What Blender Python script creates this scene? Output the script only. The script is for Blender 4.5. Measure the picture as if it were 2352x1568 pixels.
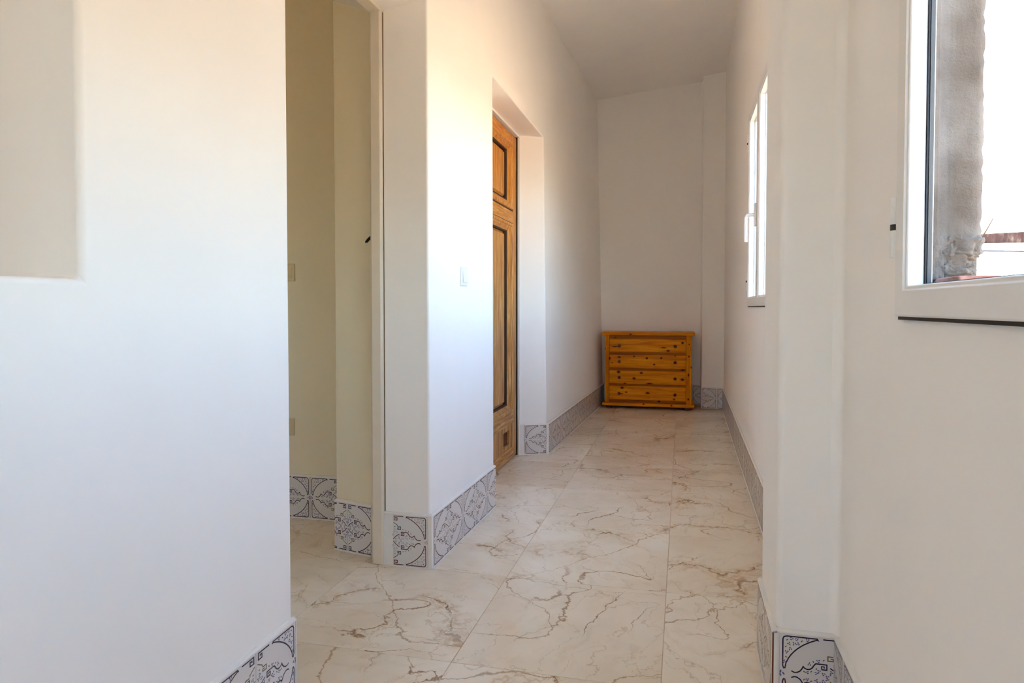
import bpy, bmesh, math, random
from mathutils import Vector, Matrix, noise as mnoise

for _o in list(bpy.data.objects):
    bpy.data.objects.remove(_o)
scene = bpy.context.scene
C = scene.collection
R = math.radians

# ------------------------------------------------------------------ camera
cam_d = bpy.data.cameras.new('camera')
cam_d.sensor_width = 36.0
cam_d.lens = 24.0                       # 1568 px focal length on a 2352 px wide frame
cam_d.shift_y = -35.0 / 2352.0
cam_d.clip_start = 0.02
cam = bpy.data.objects.new('camera', cam_d)
C.objects.link(cam)
cam.location = (0.0, 0.0, 1.0)
cam.rotation_euler = (R(90.0 - 1.6), 0.0, R(14.0))
scene.camera = cam

# ------------------------------------------------------------------ light
world = bpy.data.worlds.new('sky')
scene.world = world
world.use_nodes = True
wn = world.node_tree
wn.nodes.clear()
w_out = wn.nodes.new('ShaderNodeOutputWorld')
w_bg = wn.nodes.new('ShaderNodeBackground')
w_sky = wn.nodes.new('ShaderNodeTexSky')
w_sky.sky_type = 'NISHITA'
w_sky.sun_disc = False
w_sky.sun_elevation = R(48.0)
w_sky.sun_rotation = R(-40.0)
w_sky.air_density = 1.0
w_sky.dust_density = 1.6
w_sky.ozone_density = 1.0
w_bg.inputs['Strength'].default_value = 0.34
wn.links.new(w_sky.outputs[0], w_bg.inputs[0])
wn.links.new(w_bg.outputs[0], w_out.inputs[0])

sun_d = bpy.data.lights.new('sun', 'SUN')
sun_d.energy = 4.4
sun_d.angle = R(0.55)
sun_d.color = (1.0, 0.93, 0.82)
sun = bpy.data.objects.new('sun', sun_d)
C.objects.link(sun)
_d = Vector((0.34, -0.60, -0.74))
sun.rotation_euler = _d.to_track_quat('-Z', 'Y').to_euler()
sun.location = (-8, 8, 12)

vs = scene.view_settings
vs.view_transform = 'Standard'
vs.look = 'None'
vs.exposure = 2.76
vs.gamma = 1.0
vs.use_curve_mapping = False
cy = scene.cycles
cy.use_denoising = True
cy.use_adaptive_sampling = True
cy.adaptive_threshold = 0.11
cy.adaptive_min_samples = 16
cy.max_bounces = 13
cy.diffuse_bounces = 11
cy.glossy_bounces = 4
cy.transparent_max_bounces = 8
cy.sample_clamp_indirect = 8.0
cy.caustics_reflective = False
cy.caustics_refractive = False


# ------------------------------------------------------------------ materials
def srgb(r, g, b):
    f = lambda c: (c / 255.0 / 12.92) if c <= 10 else ((c / 255.0 + 0.055) / 1.055) ** 2.4
    return (f(r), f(g), f(b), 1.0)


class NT:
    """small helper around a material's node tree"""
    def __init__(self, name, rough=0.6, spec=0.5):
        self.m = bpy.data.materials.new(name)
        self.m.use_nodes = True
        self.t = self.m.node_tree
        self.p = self.t.nodes['Principled BSDF']
        self.p.inputs['Roughness'].default_value = rough
        self.p.inputs['Specular IOR Level'].default_value = spec

    def n(self, typ, **kw):
        nd = self.t.nodes.new(typ)
        for k, v in kw.items():
            setattr(nd, k, v)
        return nd

    def link(self, a, b):
        self.t.links.new(a, b)

    def put(self, sock, v):
        if hasattr(v, 'links') or hasattr(v, 'is_linked'):
            self.link(v, sock)
        else:
            sock.default_value = v

    def math(self, op, a, b=0.0, c=None, clamp=False):
        nd = self.n('ShaderNodeMath', operation=op, use_clamp=clamp)
        self.put(nd.inputs[0], a)
        self.put(nd.inputs[1], b)
        if c is not None:
            self.put(nd.inputs[2], c)
        return nd.outputs[0]

    def vmath(self, op, a, b=(0, 0, 0), scale=None):
        nd = self.n('ShaderNodeVectorMath', operation=op)
        self.put(nd.inputs[0], a)
        self.put(nd.inputs[1], b)
        if scale is not None:
            self.put(nd.inputs['Scale'], scale)
        return nd.outputs['Value'] if op in ('LENGTH', 'DISTANCE', 'DOT_PRODUCT') else nd.outputs['Vector']

    def coord(self, kind='Object'):
        return self.n('ShaderNodeTexCoord').outputs[kind]

    def mapping(self, vec, scale=(1, 1, 1), loc=(0, 0, 0), rot=(0, 0, 0)):
        nd = self.n('ShaderNodeMapping')
        self.link(vec, nd.inputs['Vector'])
        nd.inputs['Scale'].default_value = scale
        nd.inputs['Location'].default_value = loc
        nd.inputs['Rotation'].default_value = rot
        return nd.outputs[0]

    def noise(self, vec, scale, detail=4.0, rough=0.5, dist=0.0, dim='3D', w=None, color=False):
        nd = self.n('ShaderNodeTexNoise', noise_dimensions=dim)
        self.link(vec, nd.inputs['Vector'])
        nd.inputs['Scale'].default_value = scale
        nd.inputs['Detail'].default_value = detail
        nd.inputs['Roughness'].default_value = rough
        nd.inputs['Distortion'].default_value = dist
        if w is not None:
            self.put(nd.inputs['W'], w)
        return nd.outputs['Color'] if color else nd.outputs['Fac']

    def rng(self, v, a, b, c=0.0, d=1.0, interp='LINEAR'):
        nd = self.n('ShaderNodeMapRange', interpolation_type=interp)
        self.put(nd.inputs['Value'], v)
        nd.inputs['From Min'].default_value = a
        nd.inputs['From Max'].default_value = b
        nd.inputs['To Min'].default_value = c
        nd.inputs['To Max'].default_value = d
        return nd.outputs[0]

    def mix(self, f, a, b, blend='MIX'):
        nd = self.n('ShaderNodeMix', data_type='RGBA', blend_type=blend)
        self.put(nd.inputs['Factor'], f)
        self.put(nd.inputs[6], a)
        self.put(nd.inputs[7], b)
        return nd.outputs[2]

    def ramp(self, v, stops):
        nd = self.n('ShaderNodeValToRGB')
        self.link(v, nd.inputs[0])
        el = nd.color_ramp.elements
        while len(el) < len(stops):
            el.new(0.5)
        for e, (p, c) in zip(el, stops):
            e.position = p
            e.color = c
        return nd.outputs[0]

    def base(self, v):
        self.put(self.p.inputs['Base Color'], v)

    def bump(self, h, strength=0.2, dist=0.01, prev=None):
        nd = self.n('ShaderNodeBump')
        nd.inputs['Strength'].default_value = strength
        nd.inputs['Distance'].default_value = dist
        self.link(h, nd.inputs['Height'])
        if prev is not None:
            self.link(prev, nd.inputs['Normal'])
        self.link(nd.outputs[0], self.p.inputs['Normal'])
        return nd.outputs[0]


M = {}


def plaster(name, col, bump=0.25, rough=0.75):
    k = NT(name, rough, 0.25)
    co = k.coord()
    n_ = k.noise(k.mapping(co, (1, 1, 0.7)), 4.0, 2.0)
    k.base(k.mix(k.rng(n_, 0.3, 0.7), tuple(x * 0.98 for x in col[:3]) + (1,), col))
    k.bump(n_, 0.22, 0.03)
    M[name] = k.m


plaster('plaster', (0.94, 0.916, 0.882, 1))
plaster('ceiling_paint', (0.94, 0.916, 0.882, 1))
plaster('cream_paint', (0.80, 0.72, 0.53, 1))


def plain(name, col, rough=0.5, metal=0.0, spec=0.5, var=0.06, scale=14):
    k = NT(name, rough, spec)
    k.p.inputs['Metallic'].default_value = metal
    f = k.noise(k.coord(), scale, 3)
    a = tuple(max(0, c * (1 - var)) for c in col[:3]) + (1,)
    b = tuple(min(1, c * (1 + var)) for c in col[:3]) + (1,)
    k.base(k.mix(f, a, b))
    M[name] = k.m


plain('white_enamel', srgb(236, 235, 232), 0.3, var=0.015)
plain('frame_paint', srgb(228, 218, 200), 0.45, var=0.03)
plain('switch_plastic', srgb(240, 239, 236), 0.3, var=0.01)
plain('grout_white', srgb(232, 229, 224), 0.7, var=0.04, scale=60)
plain('grout_floor', srgb(196, 174, 148), 0.8, var=0.1, scale=40)
plain('tile_biscuit', srgb(120, 62, 34), 0.8, var=0.1)
plain('tile_glaze', srgb(216, 212, 210), 0.12, var=0.02, scale=8)
plain('print_navy', srgb(38, 24, 58), 0.2)
plain('print_brown', srgb(92, 44, 38), 0.2)
plain('print_violet', srgb(92, 92, 140), 0.2)
plain('print_olive', srgb(98, 92, 40), 0.2)
plain('print_grey', srgb(168, 160, 158), 0.2)
plain('print_dark', srgb(52, 50, 52), 0.2)
plain('black_rubber', srgb(22, 22, 24), 0.55)
plain('glare_seal', srgb(205, 207, 210), 0.5)  # lighter copy of the window seal, daylight glare put in the colour
plain('joint_brown', srgb(120, 98, 70), 0.8)
plain('cream_plastic', srgb(212, 196, 158), 0.4)
plain('groove_dark', srgb(66, 36, 14), 0.7, var=0.25)
plain('sash_shadow', srgb(44, 32, 22), 0.8)  # dark brown for the painted shadow under the sashes
plain('gasket_grey', srgb(96, 94, 90), 0.5)
plain('black_iron', srgb(20, 18, 18), 0.45, 0.4)
plain('dark_void', srgb(24, 20, 16), 0.9)
plain('wire_black', srgb(70, 70, 92), 0.6)
plain('dry_twig', srgb(150, 128, 108), 0.8)
plain('dark_foot', srgb(96, 40, 14), 0.4)


def m_ground():
    k = NT('dry_ground', 0.9, 0.2)
    co = k.coord()
    k.base(k.ramp(k.noise(co, 0.8, 6), [(0.3, srgb(186, 148, 112)), (0.7, srgb(214, 184, 146))]))
    M['dry_ground'] = k.m


def m_concrete():
    k = NT('rough_render', 0.9, 0.2)
    co = k.coord()
    n1 = k.noise(co, 9, 6, 0.6)
    c = k.ramp(n1, [(0.3, srgb(92, 80, 68)), (0.55, srgb(120, 109, 98)), (0.75, srgb(138, 129, 119))])
    n2 = k.noise(co, 55, 3)
    c = k.mix(k.rng(n2, 0.76, 0.79, 0, 0.6), c, srgb(176, 170, 160))
    n3 = k.noise(co, 16, 2, dist=0.6)
    c = k.mix(k.rng(n3, 0.70, 0.76, 0, 0.7), c, srgb(138, 100, 62))
    k.base(c)
    k.bump(k.noise(co, 120, 5, 0.7), 0.9, 0.004)
    M['rough_render'] = k.m


def m_brick():
    k = NT('old_brick', 0.9, 0.2)
    co = k.coord()
    k.base(k.ramp(k.noise(co, 30, 5), [(0.3, srgb(150, 84, 66)), (0.7, srgb(206, 150, 130))]))
    k.bump(k.noise(co, 150, 4), 0.8, 0.003)
    M['old_brick'] = k.m


def m_rust():
    k = NT('rusted_steel', 0.8, 0.3)
    co = k.coord()
    n = k.noise(co, 14, 6, 0.65)
    k.base(k.ramp(n, [(0.35, srgb(96, 58, 56)), (0.55, srgb(140, 98, 92)), (0.7, srgb(196, 182, 160))]))
    k.bump(n, 0.6, 0.01)
    M['rusted_steel'] = k.m


def m_glass():
    k = NT('window_glass', 0.02)
    t = k.t
    t.nodes.remove(k.p)
    out = [x for x in t.nodes if x.type == 'OUTPUT_MATERIAL'][0]
    tr = k.n('ShaderNodeBsdfTransparent')
    tr.inputs[0].default_value = (0.95, 0.97, 0.97, 1)
    gl = k.n('ShaderNodeBsdfGlossy')
    gl.inputs['Roughness'].default_value = 0.02
    lw = k.n('ShaderNodeLayerWeight')
    fr = k.math('ADD', k.math('MULTIPLY', k.math('POWER', lw.outputs['Facing'], 5.0), 0.25), 0.02)
    mx = k.n('ShaderNodeMixShader')
    k.link(fr, mx.inputs[0])
    k.link(tr.outputs[0], mx.inputs[1])
    k.link(gl.outputs[0], mx.inputs[2])
    k.link(mx.outputs[0], out.inputs['Surface'])
    M['window_glass'] = k.m


def m_marble():
    k = NT('marble_tile', 0.22, 0.5)
    oi = k.n('ShaderNodeObjectInfo')
    rnd = oi.outputs['Random']
    co = k.coord()
    # every tile is turned and shifted on its own
    off = k.n('ShaderNodeCombineXYZ')
    k.link(k.math('MULTIPLY', rnd, 63.7), off.inputs[0])
    k.link(k.math('MULTIPLY', rnd, 41.3), off.inputs[1])
    k.link(k.math('MULTIPLY', rnd, 17.9), off.inputs[2])
    rot = k.n('ShaderNodeVectorRotate', rotation_type='Z_AXIS')
    k.link(co, rot.inputs['Vector'])
    k.link(k.math('MULTIPLY', k.math('FRACT', k.math('MULTIPLY', rnd, 7.31)), 3.14), rot.inputs['Angle'])
    v = k.vmath('ADD', rot.outputs[0], off.outputs[0])
    wc = k.noise(v, 4.2, 6, 0.62, color=True)
    wv = k.vmath('SCALE', k.vmath('SUBTRACT', wc, (0.5, 0.5, 0.5)), scale=0.26)
    vw = k.vmath('ADD', v, wv)
    wc2 = k.noise(v, 22, 4, 0.6, color=True)
    vw2 = k.vmath('ADD', vw, k.vmath('SCALE', k.vmath('SUBTRACT', wc2, (0.5, 0.5, 0.5)), scale=0.035))

    def ridge(vec, scale, width, maps):
        n = k.noise(k.mapping(vec, maps), scale, 0.8, 0.4)
        r = k.math('ABSOLUTE', k.math('SUBTRACT', n, 0.5))
        return k.rng(r, 0.0, width, 1.0, 0.0, 'SMOOTHSTEP'), r

    cloud = k.noise(vw, 2.6, 5, 0.55)
    fine = k.noise(k.mapping(vw2, (1.0, 3.2, 1)), 7, 5, 0.6)
    base = k.ramp(cloud, [(0.30, srgb(229, 214, 190)), (0.50, srgb(239, 228, 208)), (0.70, srgb(245, 237, 222))])
    base = k.mix(k.math('MULTIPLY', k.math('FRACT', k.math('MULTIPLY', rnd, 13.7)), 0.30), base, srgb(216, 194, 162))
    base = k.mix(k.rng(fine, 0.52, 0.74, 0, 0.32), base, srgb(206, 180, 144))
    vl = k.vmath('ADD', v, k.vmath('ADD', k.vmath('SCALE', wv, scale=0.55), k.vmath('SCALE', k.vmath('SUBTRACT', wc2, (0.5, 0.5, 0.5)), scale=0.022)))
    m1 = k.rng(k.noise(v, 3.0, 2), 0.48, 0.60)
    v1, r1 = ridge(vw2, 2.0, 0.0048, (1, 0.75, 1))
    halo = k.rng(r1, 0.0, 0.042, 0.8, 0.0, 'SMOOTHSTEP')
    m2 = k.rng(k.noise(k.vmath('ADD', v, (9, 3, 1)), 2.6, 2), 0.46, 0.57)
    v2, r2 = ridge(k.vmath('ADD', vl, (5.3, 8.1, 2.2)), 2.9, 0.0048, (0.55, 1.25, 1))
    v3, r3 = ridge(k.vmath('ADD', vw2, (1.3, 4.4, 7.7)), 5.4, 0.0085, (0.45, 1.3, 1))
    v4, r4 = ridge(k.vmath('ADD', vl, (2.9, 1.4, 5.7)), 1.7, 0.0026, (1.2, 0.6, 1))
    breakup = k.rng(k.noise(vw2, 34, 4, 0.65), 0.42, 0.62, 0.0, 1.0)
    thick = k.rng(k.noise(v, 11, 2), 0.35, 0.65, 0.45, 1.0)
    hb = k.math('MULTIPLY', k.math('MULTIPLY', halo, m1), breakup)
    c = k.mix(hb, base, srgb(192, 154, 98))
    c = k.mix(k.math('MULTIPLY', v3, 0.42), c, srgb(178, 146, 104))
    c = k.mix(k.math('MULTIPLY', v4, 0.7), c, srgb(158, 118, 66))
    c = k.mix(k.math('MULTIPLY', k.math('MULTIPLY', v2, 0.85), m2), c, srgb(142, 99, 46))
    c = k.mix(k.math('MULTIPLY', k.math('MULTIPLY', v1, m1), thick), c, srgb(120, 77, 26))
    k.base(c)
    k.link(k.rng(cloud, 0.3, 0.7, 0.17, 0.27), k.p.inputs['Roughness'])
    M['marble_tile'] = k.m


def m_door():
    """old varnished oak that has gone pale and dry lower down"""
    for nm, maps in (('door_wood', (18, 18, 1.1)), ('door_wood_rail', (18, 1.1, 18))):
        k = NT(nm, 0.5, 0.4)
        co = k.coord()
        g = k.noise(k.mapping(co, maps), 3.2, 6, 0.65, 0.4)
        f = k.noise(k.mapping(co, tuple(x * 5.0 if x > 2 else x * 3.0 for x in maps)), 3.0, 4, 0.65)
        sep = k.n('ShaderNodeSeparateXYZ')
        k.link(co, sep.inputs[0])
        fade = k.rng(k.math('ADD', sep.outputs[2], k.math('MULTIPLY', k.noise(co, 4, 3), 0.5)), 0.9, 2.1)
        warm = k.ramp(g, [(0.28, srgb(136, 74, 16)), (0.48, srgb(206, 134, 44)), (0.70, srgb(232, 170, 84))])
        dry = k.ramp(g, [(0.28, srgb(112, 68, 28)), (0.48, srgb(188, 132, 70)), (0.70, srgb(226, 184, 124))])
        c = k.mix(fade, dry, warm)
        c = k.mix(k.rng(f, 0.53, 0.66, 0, 0.62), c, srgb(92, 50, 16))
        c = k.mix(k.rng(k.noise(co, 120, 3), 0.73, 0.76, 0, 0.7), c, srgb(214, 190, 154))
        k.base(c)
        k.bump(f, 0.35, 0.002)
        M[nm] = k.m


KNOTS = [  # x, z, half width, half height of the knots on the front of the chest
    (-0.640, 0.612, .036, .006), (-0.175, 0.606, .026, .006), (-0.130, 0.577, .013, .009), (0.005, 0.655, .012, .011),
    (-0.694, 0.494, .010, .013), (-0.600, 0.508, .011, .011), (-0.455, 0.517, .008, .007), (-0.333, 0.502, .010, .010),
    (-0.195, 0.506, .009, .009), (-0.262, 0.441, .009, .009), (-0.670, 0.450, .010, .004), (-0.063, 0.528, .010, .004),
    (-0.605, 0.362, .016, .012), (-0.385, 0.357, .014, .009), (-0.455, 0.302, .014, .011), (0.007, 0.301, .019, .012),
    (-0.305, 0.255, .030, .006), (-0.570, 0.206, .015, .010), (-0.322, 0.161, .019, .009), (-0.215, 0.080, .014, .010),
    (-0.545, 0.249, .014, .005), (-0.070, 0.107, .010, .008), (0.010, 0.392, .019, .007), (0.068, 0.640, .006, .007),
    (0.066, 0.525, .006, .008), (0.088, 0.420, .007, .010), (0.064, 0.345, .007, .014), (0.062, 0.110, .007, .010),
    (-0.738, 0.590, .005, .008), (-0.742, 0.400, .005, .008), (-0.490, 0.735, .012, .006), (-0.640, 0.700, .012, .004),
    (-0.530, 0.165, .010, .006), (-0.575, 0.148, .012, .004), (-0.362, 0.052, .010, .006), (-0.095, 0.047, .008, .006)]


def m_pine():
    for nm, maps in (('pine', (1.0, 10, 16)), ('pine_upright', (16, 10, 1.0)), ('pine_shaded', (1.0, 10, 16))):
        k = NT(nm, 0.45, 0.12)
        co = k.coord()
        g = k.noise(k.mapping(co, maps), 2.2, 5, 0.6, 0.5)
        g2 = k.noise(k.mapping(co, tuple(x * 2.4 for x in maps)), 3.1, 3, 0.5)
        c = k.ramp(g, [(0.30, srgb(180, 92, 0)), (0.50, srgb(222, 132, 2)), (0.72, srgb(238, 158, 12))])
        c = k.mix(k.rng(g2, 0.56, 0.74, 0, 0.5), c, srgb(132, 62, 3))
        if nm == 'pine_shaded':
            c = k.mix(0.6, c, srgb(104, 46, 3))  # darker copy of the pine, shade between the drawers mixed in
        sep = k.n('ShaderNodeSeparateXYZ')
        k.link(co, sep.inputs[0])
        jx = k.math('MULTIPLY', k.math('SUBTRACT', k.noise(co, 60, 2), 0.5), 0.010)
        acc = None
        for kx, kz, rw, rh in KNOTS:
            dx = k.math('DIVIDE', k.math('ADD', k.math('SUBTRACT', sep.outputs[0], kx), jx), rw)
            dz = k.math('DIVIDE', k.math('ADD', k.math('SUBTRACT', sep.outputs[2], kz), jx), rh)
            d = k.math('ADD', k.math('MULTIPLY', dx, dx), k.math('MULTIPLY', dz, dz))
            acc = d if acc is None else k.math('MINIMUM', acc, d)
        c = k.mix(k.rng(acc, 0.5, 3.0, 0.6, 0.0), c, srgb(134, 62, 8))
        c = k.mix(k.rng(acc, 0.35, 1.1, 0.95, 0.0), c, srgb(58, 22, 6))
        k.base(c)
        M[nm] = k.m


m_ground(); m_concrete(); m_brick(); m_rust(); m_glass(); m_marble(); m_door(); m_pine()


# ------------------------------------------------------------------ mesh helpers
def box(bm, x0, x1, y0, y1, z0, z1, mi=0):
    vs_ = [bm.verts.new((x, y, z)) for x in (x0, x1) for y in (y0, y1) for z in (z0, z1)]
    for q in ((0, 1, 3, 2), (4, 6, 7, 5), (0, 4, 5, 1), (2, 3, 7, 6), (0, 2, 6, 4), (1, 5, 7, 3)):
        f = bm.faces.new([vs_[i] for i in q])
        f.material_index = mi
    return vs_


def prism(bm, poly, z0, z1):
    """vertical prism over a plan polygon"""
    lo = [bm.verts.new((x, y, z0)) for x, y in poly]
    hi = [bm.verts.new((x, y, z1)) for x, y in poly]
    n = len(poly)
    for i in range(n):
        bm.faces.new((lo[i], lo[(i + 1) % n], hi[(i + 1) % n], hi[i]))
    bm.faces.new(lo[::-1])
    bm.faces.new(hi)


def prism_y(bm, poly, y0, y1):
    """prism along y over an x-z polygon"""
    a = [bm.verts.new((x, y0, z)) for x, z in poly]
    b = [bm.verts.new((x, y1, z)) for x, z in poly]
    n = len(poly)
    for i in range(n):
        bm.faces.new((a[i], a[(i + 1) % n], b[(i + 1) % n], b[i]))
    bm.faces.new(a[::-1])
    bm.faces.new(b)


def tube(bm, pts, r, seg=10, taper=1.0):
    """round bar through points"""
    rings = []
    n = len(pts)
    for i, p in enumerate(pts):
        p = Vector(p)
        d = (Vector(pts[min(i + 1, n - 1)]) - Vector(pts[max(i - 1, 0)])).normalized()
        a = d.orthogonal().normalized()
        if rings:
            a = (last - d * last.dot(d)).normalized()
        last = a
        b = d.cross(a)
        rr = r * (1 + (taper - 1) * i / max(1, n - 1))
        rings.append([bm.verts.new(p + (a * math.cos(t) + b * math.sin(t)) * rr) for t in [2 * math.pi * s / seg for s in range(seg)]])
    for i in range(n - 1):
        for s in range(seg):
            bm.faces.new((rings[i][s], rings[i][(s + 1) % seg], rings[i + 1][(s + 1) % seg], rings[i + 1][s]))
    bm.faces.new(rings[0][::-1])
    bm.faces.new(rings[-1])


def lathe(bm, prof, mat, seg=20):
    """prof: (radius, height) about local z, moved by matrix mat"""
    rings = [[bm.verts.new(mat @ Vector((r * math.cos(2 * math.pi * s / seg), r * math.sin(2 * math.pi * s / seg), h))) for s in range(seg)] for r, h in prof]
    for a, b in zip(rings, rings[1:]):
        for s in range(seg):
            bm.faces.new((a[s], a[(s + 1) % seg], b[(s + 1) % seg], b[s]))
    bm.faces.new(rings[0][::-1])
    bm.faces.new(rings[-1])


def ring(bm, y0, y1, z0, z1, prof, fy=1.0):
    """mitred rectangular frame in the y-z plane; prof: closed list of (inset, x)"""
    rows = []
    for w, x in prof:
        rows.append([bm.verts.new((x, y, z)) for y, z in ((y0 + w * fy, z0 + w), (y1 - w * fy, z0 + w), (y1 - w * fy, z1 - w), (y0 + w * fy, z1 - w))])
    n = len(prof)
    for i in range(n):
        a, b = rows[i], rows[(i + 1) % n]
        for s in range(4):
            bm.faces.new((a[s], a[(s + 1) % 4], b[(s + 1) % 4], b[s]))


def cellwall(bm, F, B, zs, holes):
    """wall along a plan path: F / B = (x, y, lean per metre) of front and back, zs = levels, holes = cells left open"""
    nf, nz = len(F), len(zs)
    P = lambda q, z: (q[0] + (q[2] if len(q) > 2 else 0.0) * z, q[1], z)
    fv = [[bm.verts.new(P(F[i], zs[j])) for j in range(nz)] for i in range(nf)]
    bv = [[bm.verts.new(P(B[i], zs[j])) for j in range(nz)] for i in range(nf)]
    solid = lambda i, j: 0 <= i < nf - 1 and 0 <= j < nz - 1 and (i, j) not in holes
    for i in range(nf - 1):
        for j in range(nz - 1):
            if not solid(i, j):
                continue
            bm.faces.new((fv[i][j], fv[i + 1][j], fv[i + 1][j + 1], fv[i][j + 1]))
            bm.faces.new((bv[i + 1][j], bv[i][j], bv[i][j + 1], bv[i + 1][j + 1]))
            if not solid(i - 1, j):
                bm.faces.new((fv[i][j], fv[i][j + 1], bv[i][j + 1], bv[i][j]))
            if not solid(i + 1, j):
                bm.faces.new((fv[i + 1][j], bv[i + 1][j], bv[i + 1][j + 1], fv[i + 1][j + 1]))
            if not solid(i, j - 1):
                bm.faces.new((fv[i][j], bv[i][j], bv[i + 1][j], fv[i + 1][j]))
            if not solid(i, j + 1):
                bm.faces.new((fv[i][j + 1], fv[i + 1][j + 1], bv[i + 1][j + 1], bv[i][j + 1]))


def obj(name, bm, mat, parent=None, bevel=0.0, seg=2, smooth=False, dissolve=False, loc=None):
    bm.verts.ensure_lookup_table()
    loose = [v for v in bm.verts if not v.link_faces]
    if loose:
        bmesh.ops.delete(bm, geom=loose, context='VERTS')
    if dissolve:
        bmesh.ops.dissolve_limit(bm, angle_limit=R(0.6), verts=bm.verts, edges=bm.edges)
    bmesh.ops.recalc_face_normals(bm, faces=bm.faces)
    me = bpy.data.meshes.new(name)
    bm.to_mesh(me)
    bm.free()
    for m_ in (mat if isinstance(mat, (list, tuple)) else [mat]):
        me.materials.append(M[m_])
    o = bpy.data.objects.new(name, me)
    C.objects.link(o)
    if parent is not None:
        o.parent = parent
    if loc is not None:
        o.location = loc
    if smooth or bevel > 0:
        for p in me.polygons:
            p.use_smooth = True
    if bevel > 0:
        b = o.modifiers.new('edge', 'BEVEL')
        b.width = bevel
        b.segments = seg
        b.limit_method = 'ANGLE'
        b.angle_limit = R(25)
        b.harden_normals = True
    return o


def tag(o, label, cat, kind=None, group=None):
    o['label'] = label
    o['category'] = cat
    if kind:
        o['kind'] = kind
    if group:
        o['group'] = group
    return o


def empty(name, loc, parent=None):
    o = bpy.data.objects.new(name, None)
    C.objects.link(o)
    o.location = loc
    o.empty_display_size = 0.05
    if parent is not None:
        o.parent = parent
    return o


NB = bmesh.new

# ------------------------------------------------------------------ floor
FX = [-4.11, -3.53, -2.95, -2.37, -1.785, -1.205, -0.625, -0.048, 0.53]
FY = [1.80 + 0.63 * i for i in range(-7, 9)]
bm = NB()
box(bm, -4.2, 0.55, -2.75, 7.45, -0.12, -0.0016)
floor = tag(obj('floor', bm, 'grout_floor'), 'polished cream marble floor with brown veins and thin joints', 'floor', 'structure')
tile_meshes = {}


def floor_tile(w, d):
    key = (round(w, 3), round(d, 3))
    if key not in tile_meshes:
        bm_ = NB()
        g = 0.0010
        x, y, z = w / 2 - g, d / 2 - g, 0.0
        c = 0.0006
        lo = [bm_.verts.new(p) for p in ((-x, -y, -0.008), (x, -y, -0.008), (x, y, -0.008), (-x, y, -0.008))]
        md = [bm_.verts.new(p) for p in ((-x, -y, z - c), (x, -y, z - c), (x, y, z - c), (-x, y, z - c))]
        hi = [bm_.verts.new(p) for p in ((-x + c, -y + c, z), (x - c, -y + c, z), (x - c, y - c, z), (-x + c, y - c, z))]
        for a, b in ((lo, md), (md, hi)):
            for s in range(4):
                bm_.faces.new((a[s], a[(s + 1) % 4], b[(s + 1) % 4], b[s]))
        bm_.faces.new(hi)
        me = bpy.data.meshes.new('floor_tile')
        bm_.to_mesh(me)
        bm_.free()
        me.materials.append(M['marble_tile'])
        tile_meshes[key] = me
    return tile_meshes[key]


for i in range(len(FX) - 1):
    for j in range(len(FY) - 1):
        x0, x1, y0, y1 = FX[i], FX[i + 1], FY[j], FY[j + 1]
        if x1 < -1.3 and (y0 > 2.9 or y1 < 0.4 or x1 < -2.6):
            continue
        if y0 > 7.2:
            continue
        t = bpy.data.objects.new('floor_tile', floor_tile(x1 - x0, y1 - y0))
        C.objects.link(t)
        t.parent = floor
        t.location = ((x0 + x1) / 2, (y0 + y1) / 2, 0.0)

# ------------------------------------------------------------------ ceiling and roof
ceil_z = lambda x, y: 3.055 + 0.045 * (max(y, 2.5) - 5.0) + 0.11 * (x + 0.86)
bm = NB()
rows = []
for y in (-2.8, 2.5, 7.5):
    rows.append([bm.verts.new((x, y, ceil_z(x, y) + dz)) for x, dz in ((-1.5, 0), (0.45, 0), (0.45, 0.06), (-1.5, 0.06))])
for a, b in zip(rows, rows[1:]):
    for s in range(4):
        bm.faces.new((a[s], a[(s + 1) % 4], b[(s + 1) % 4], b[s]))
bm.faces.new(rows[0]); bm.faces.new(rows[-1])
tag(obj('ceiling', bm, 'ceiling_paint'), 'plain off-white sloping ceiling of the corridor', 'ceiling', 'structure')
bm = NB()
box(bm, -4.2, -1.3, -2.8, 3.0, 2.75, 2.85)
tag(obj('ceiling_side_room', bm, 'cream_paint'), 'cream ceiling of the room behind the doorway', 'ceiling', 'structure')
bm = NB()
box(bm, -4.3, 0.62, -2.95, 7.6, 3.46, 3.62)
tag(obj('roof_slab', bm, 'rough_render'), 'rendered flat roof slab above the corridor', 'roof', 'structure')

# ------------------------------------------------------------------ walls, left side
NX = -0.963
bm = NB()
zs = [0, 1.047, 2.30, 3.47]
cellwall(bm, [(NX, -2.75), (NX, 0.10), (NX, 0.925), (NX, 1.54)],
         [(-1.40, -2.75), (-1.36, 0.10), (-1.36, 0.915), (-1.40, 1.45)], zs, {(1, 1)})
box(bm, -1.40, -1.365, -0.1, 1.1, 0.9, 2.45)
tag(obj('wall_left', bm, 'plaster', bevel=0.012, seg=3), 'bright white plaster wall at the left with a deep niche', 'wall', 'structure')

bm = NB()   # lintel over the doorway: splayed, softly rounded soffit
prism_y(bm, [(-0.948, 3.47), (-0.942, 2.24), (-0.955, 2.185), (-0.99, 2.158), (-1.05, 2.140), (-1.112, 2.130), (-1.17, 2.135),
             (-1.20, 2.160), (-1.39, 2.245), (-1.40, 2.30), (-1.40, 3.47)], 1.52, 2.60)
tag(obj('wall_left_lintel', bm, 'plaster', smooth=True, bevel=0.004), 'white plaster lintel with curved soffit over the left doorway', 'wall', 'structure')

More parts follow.
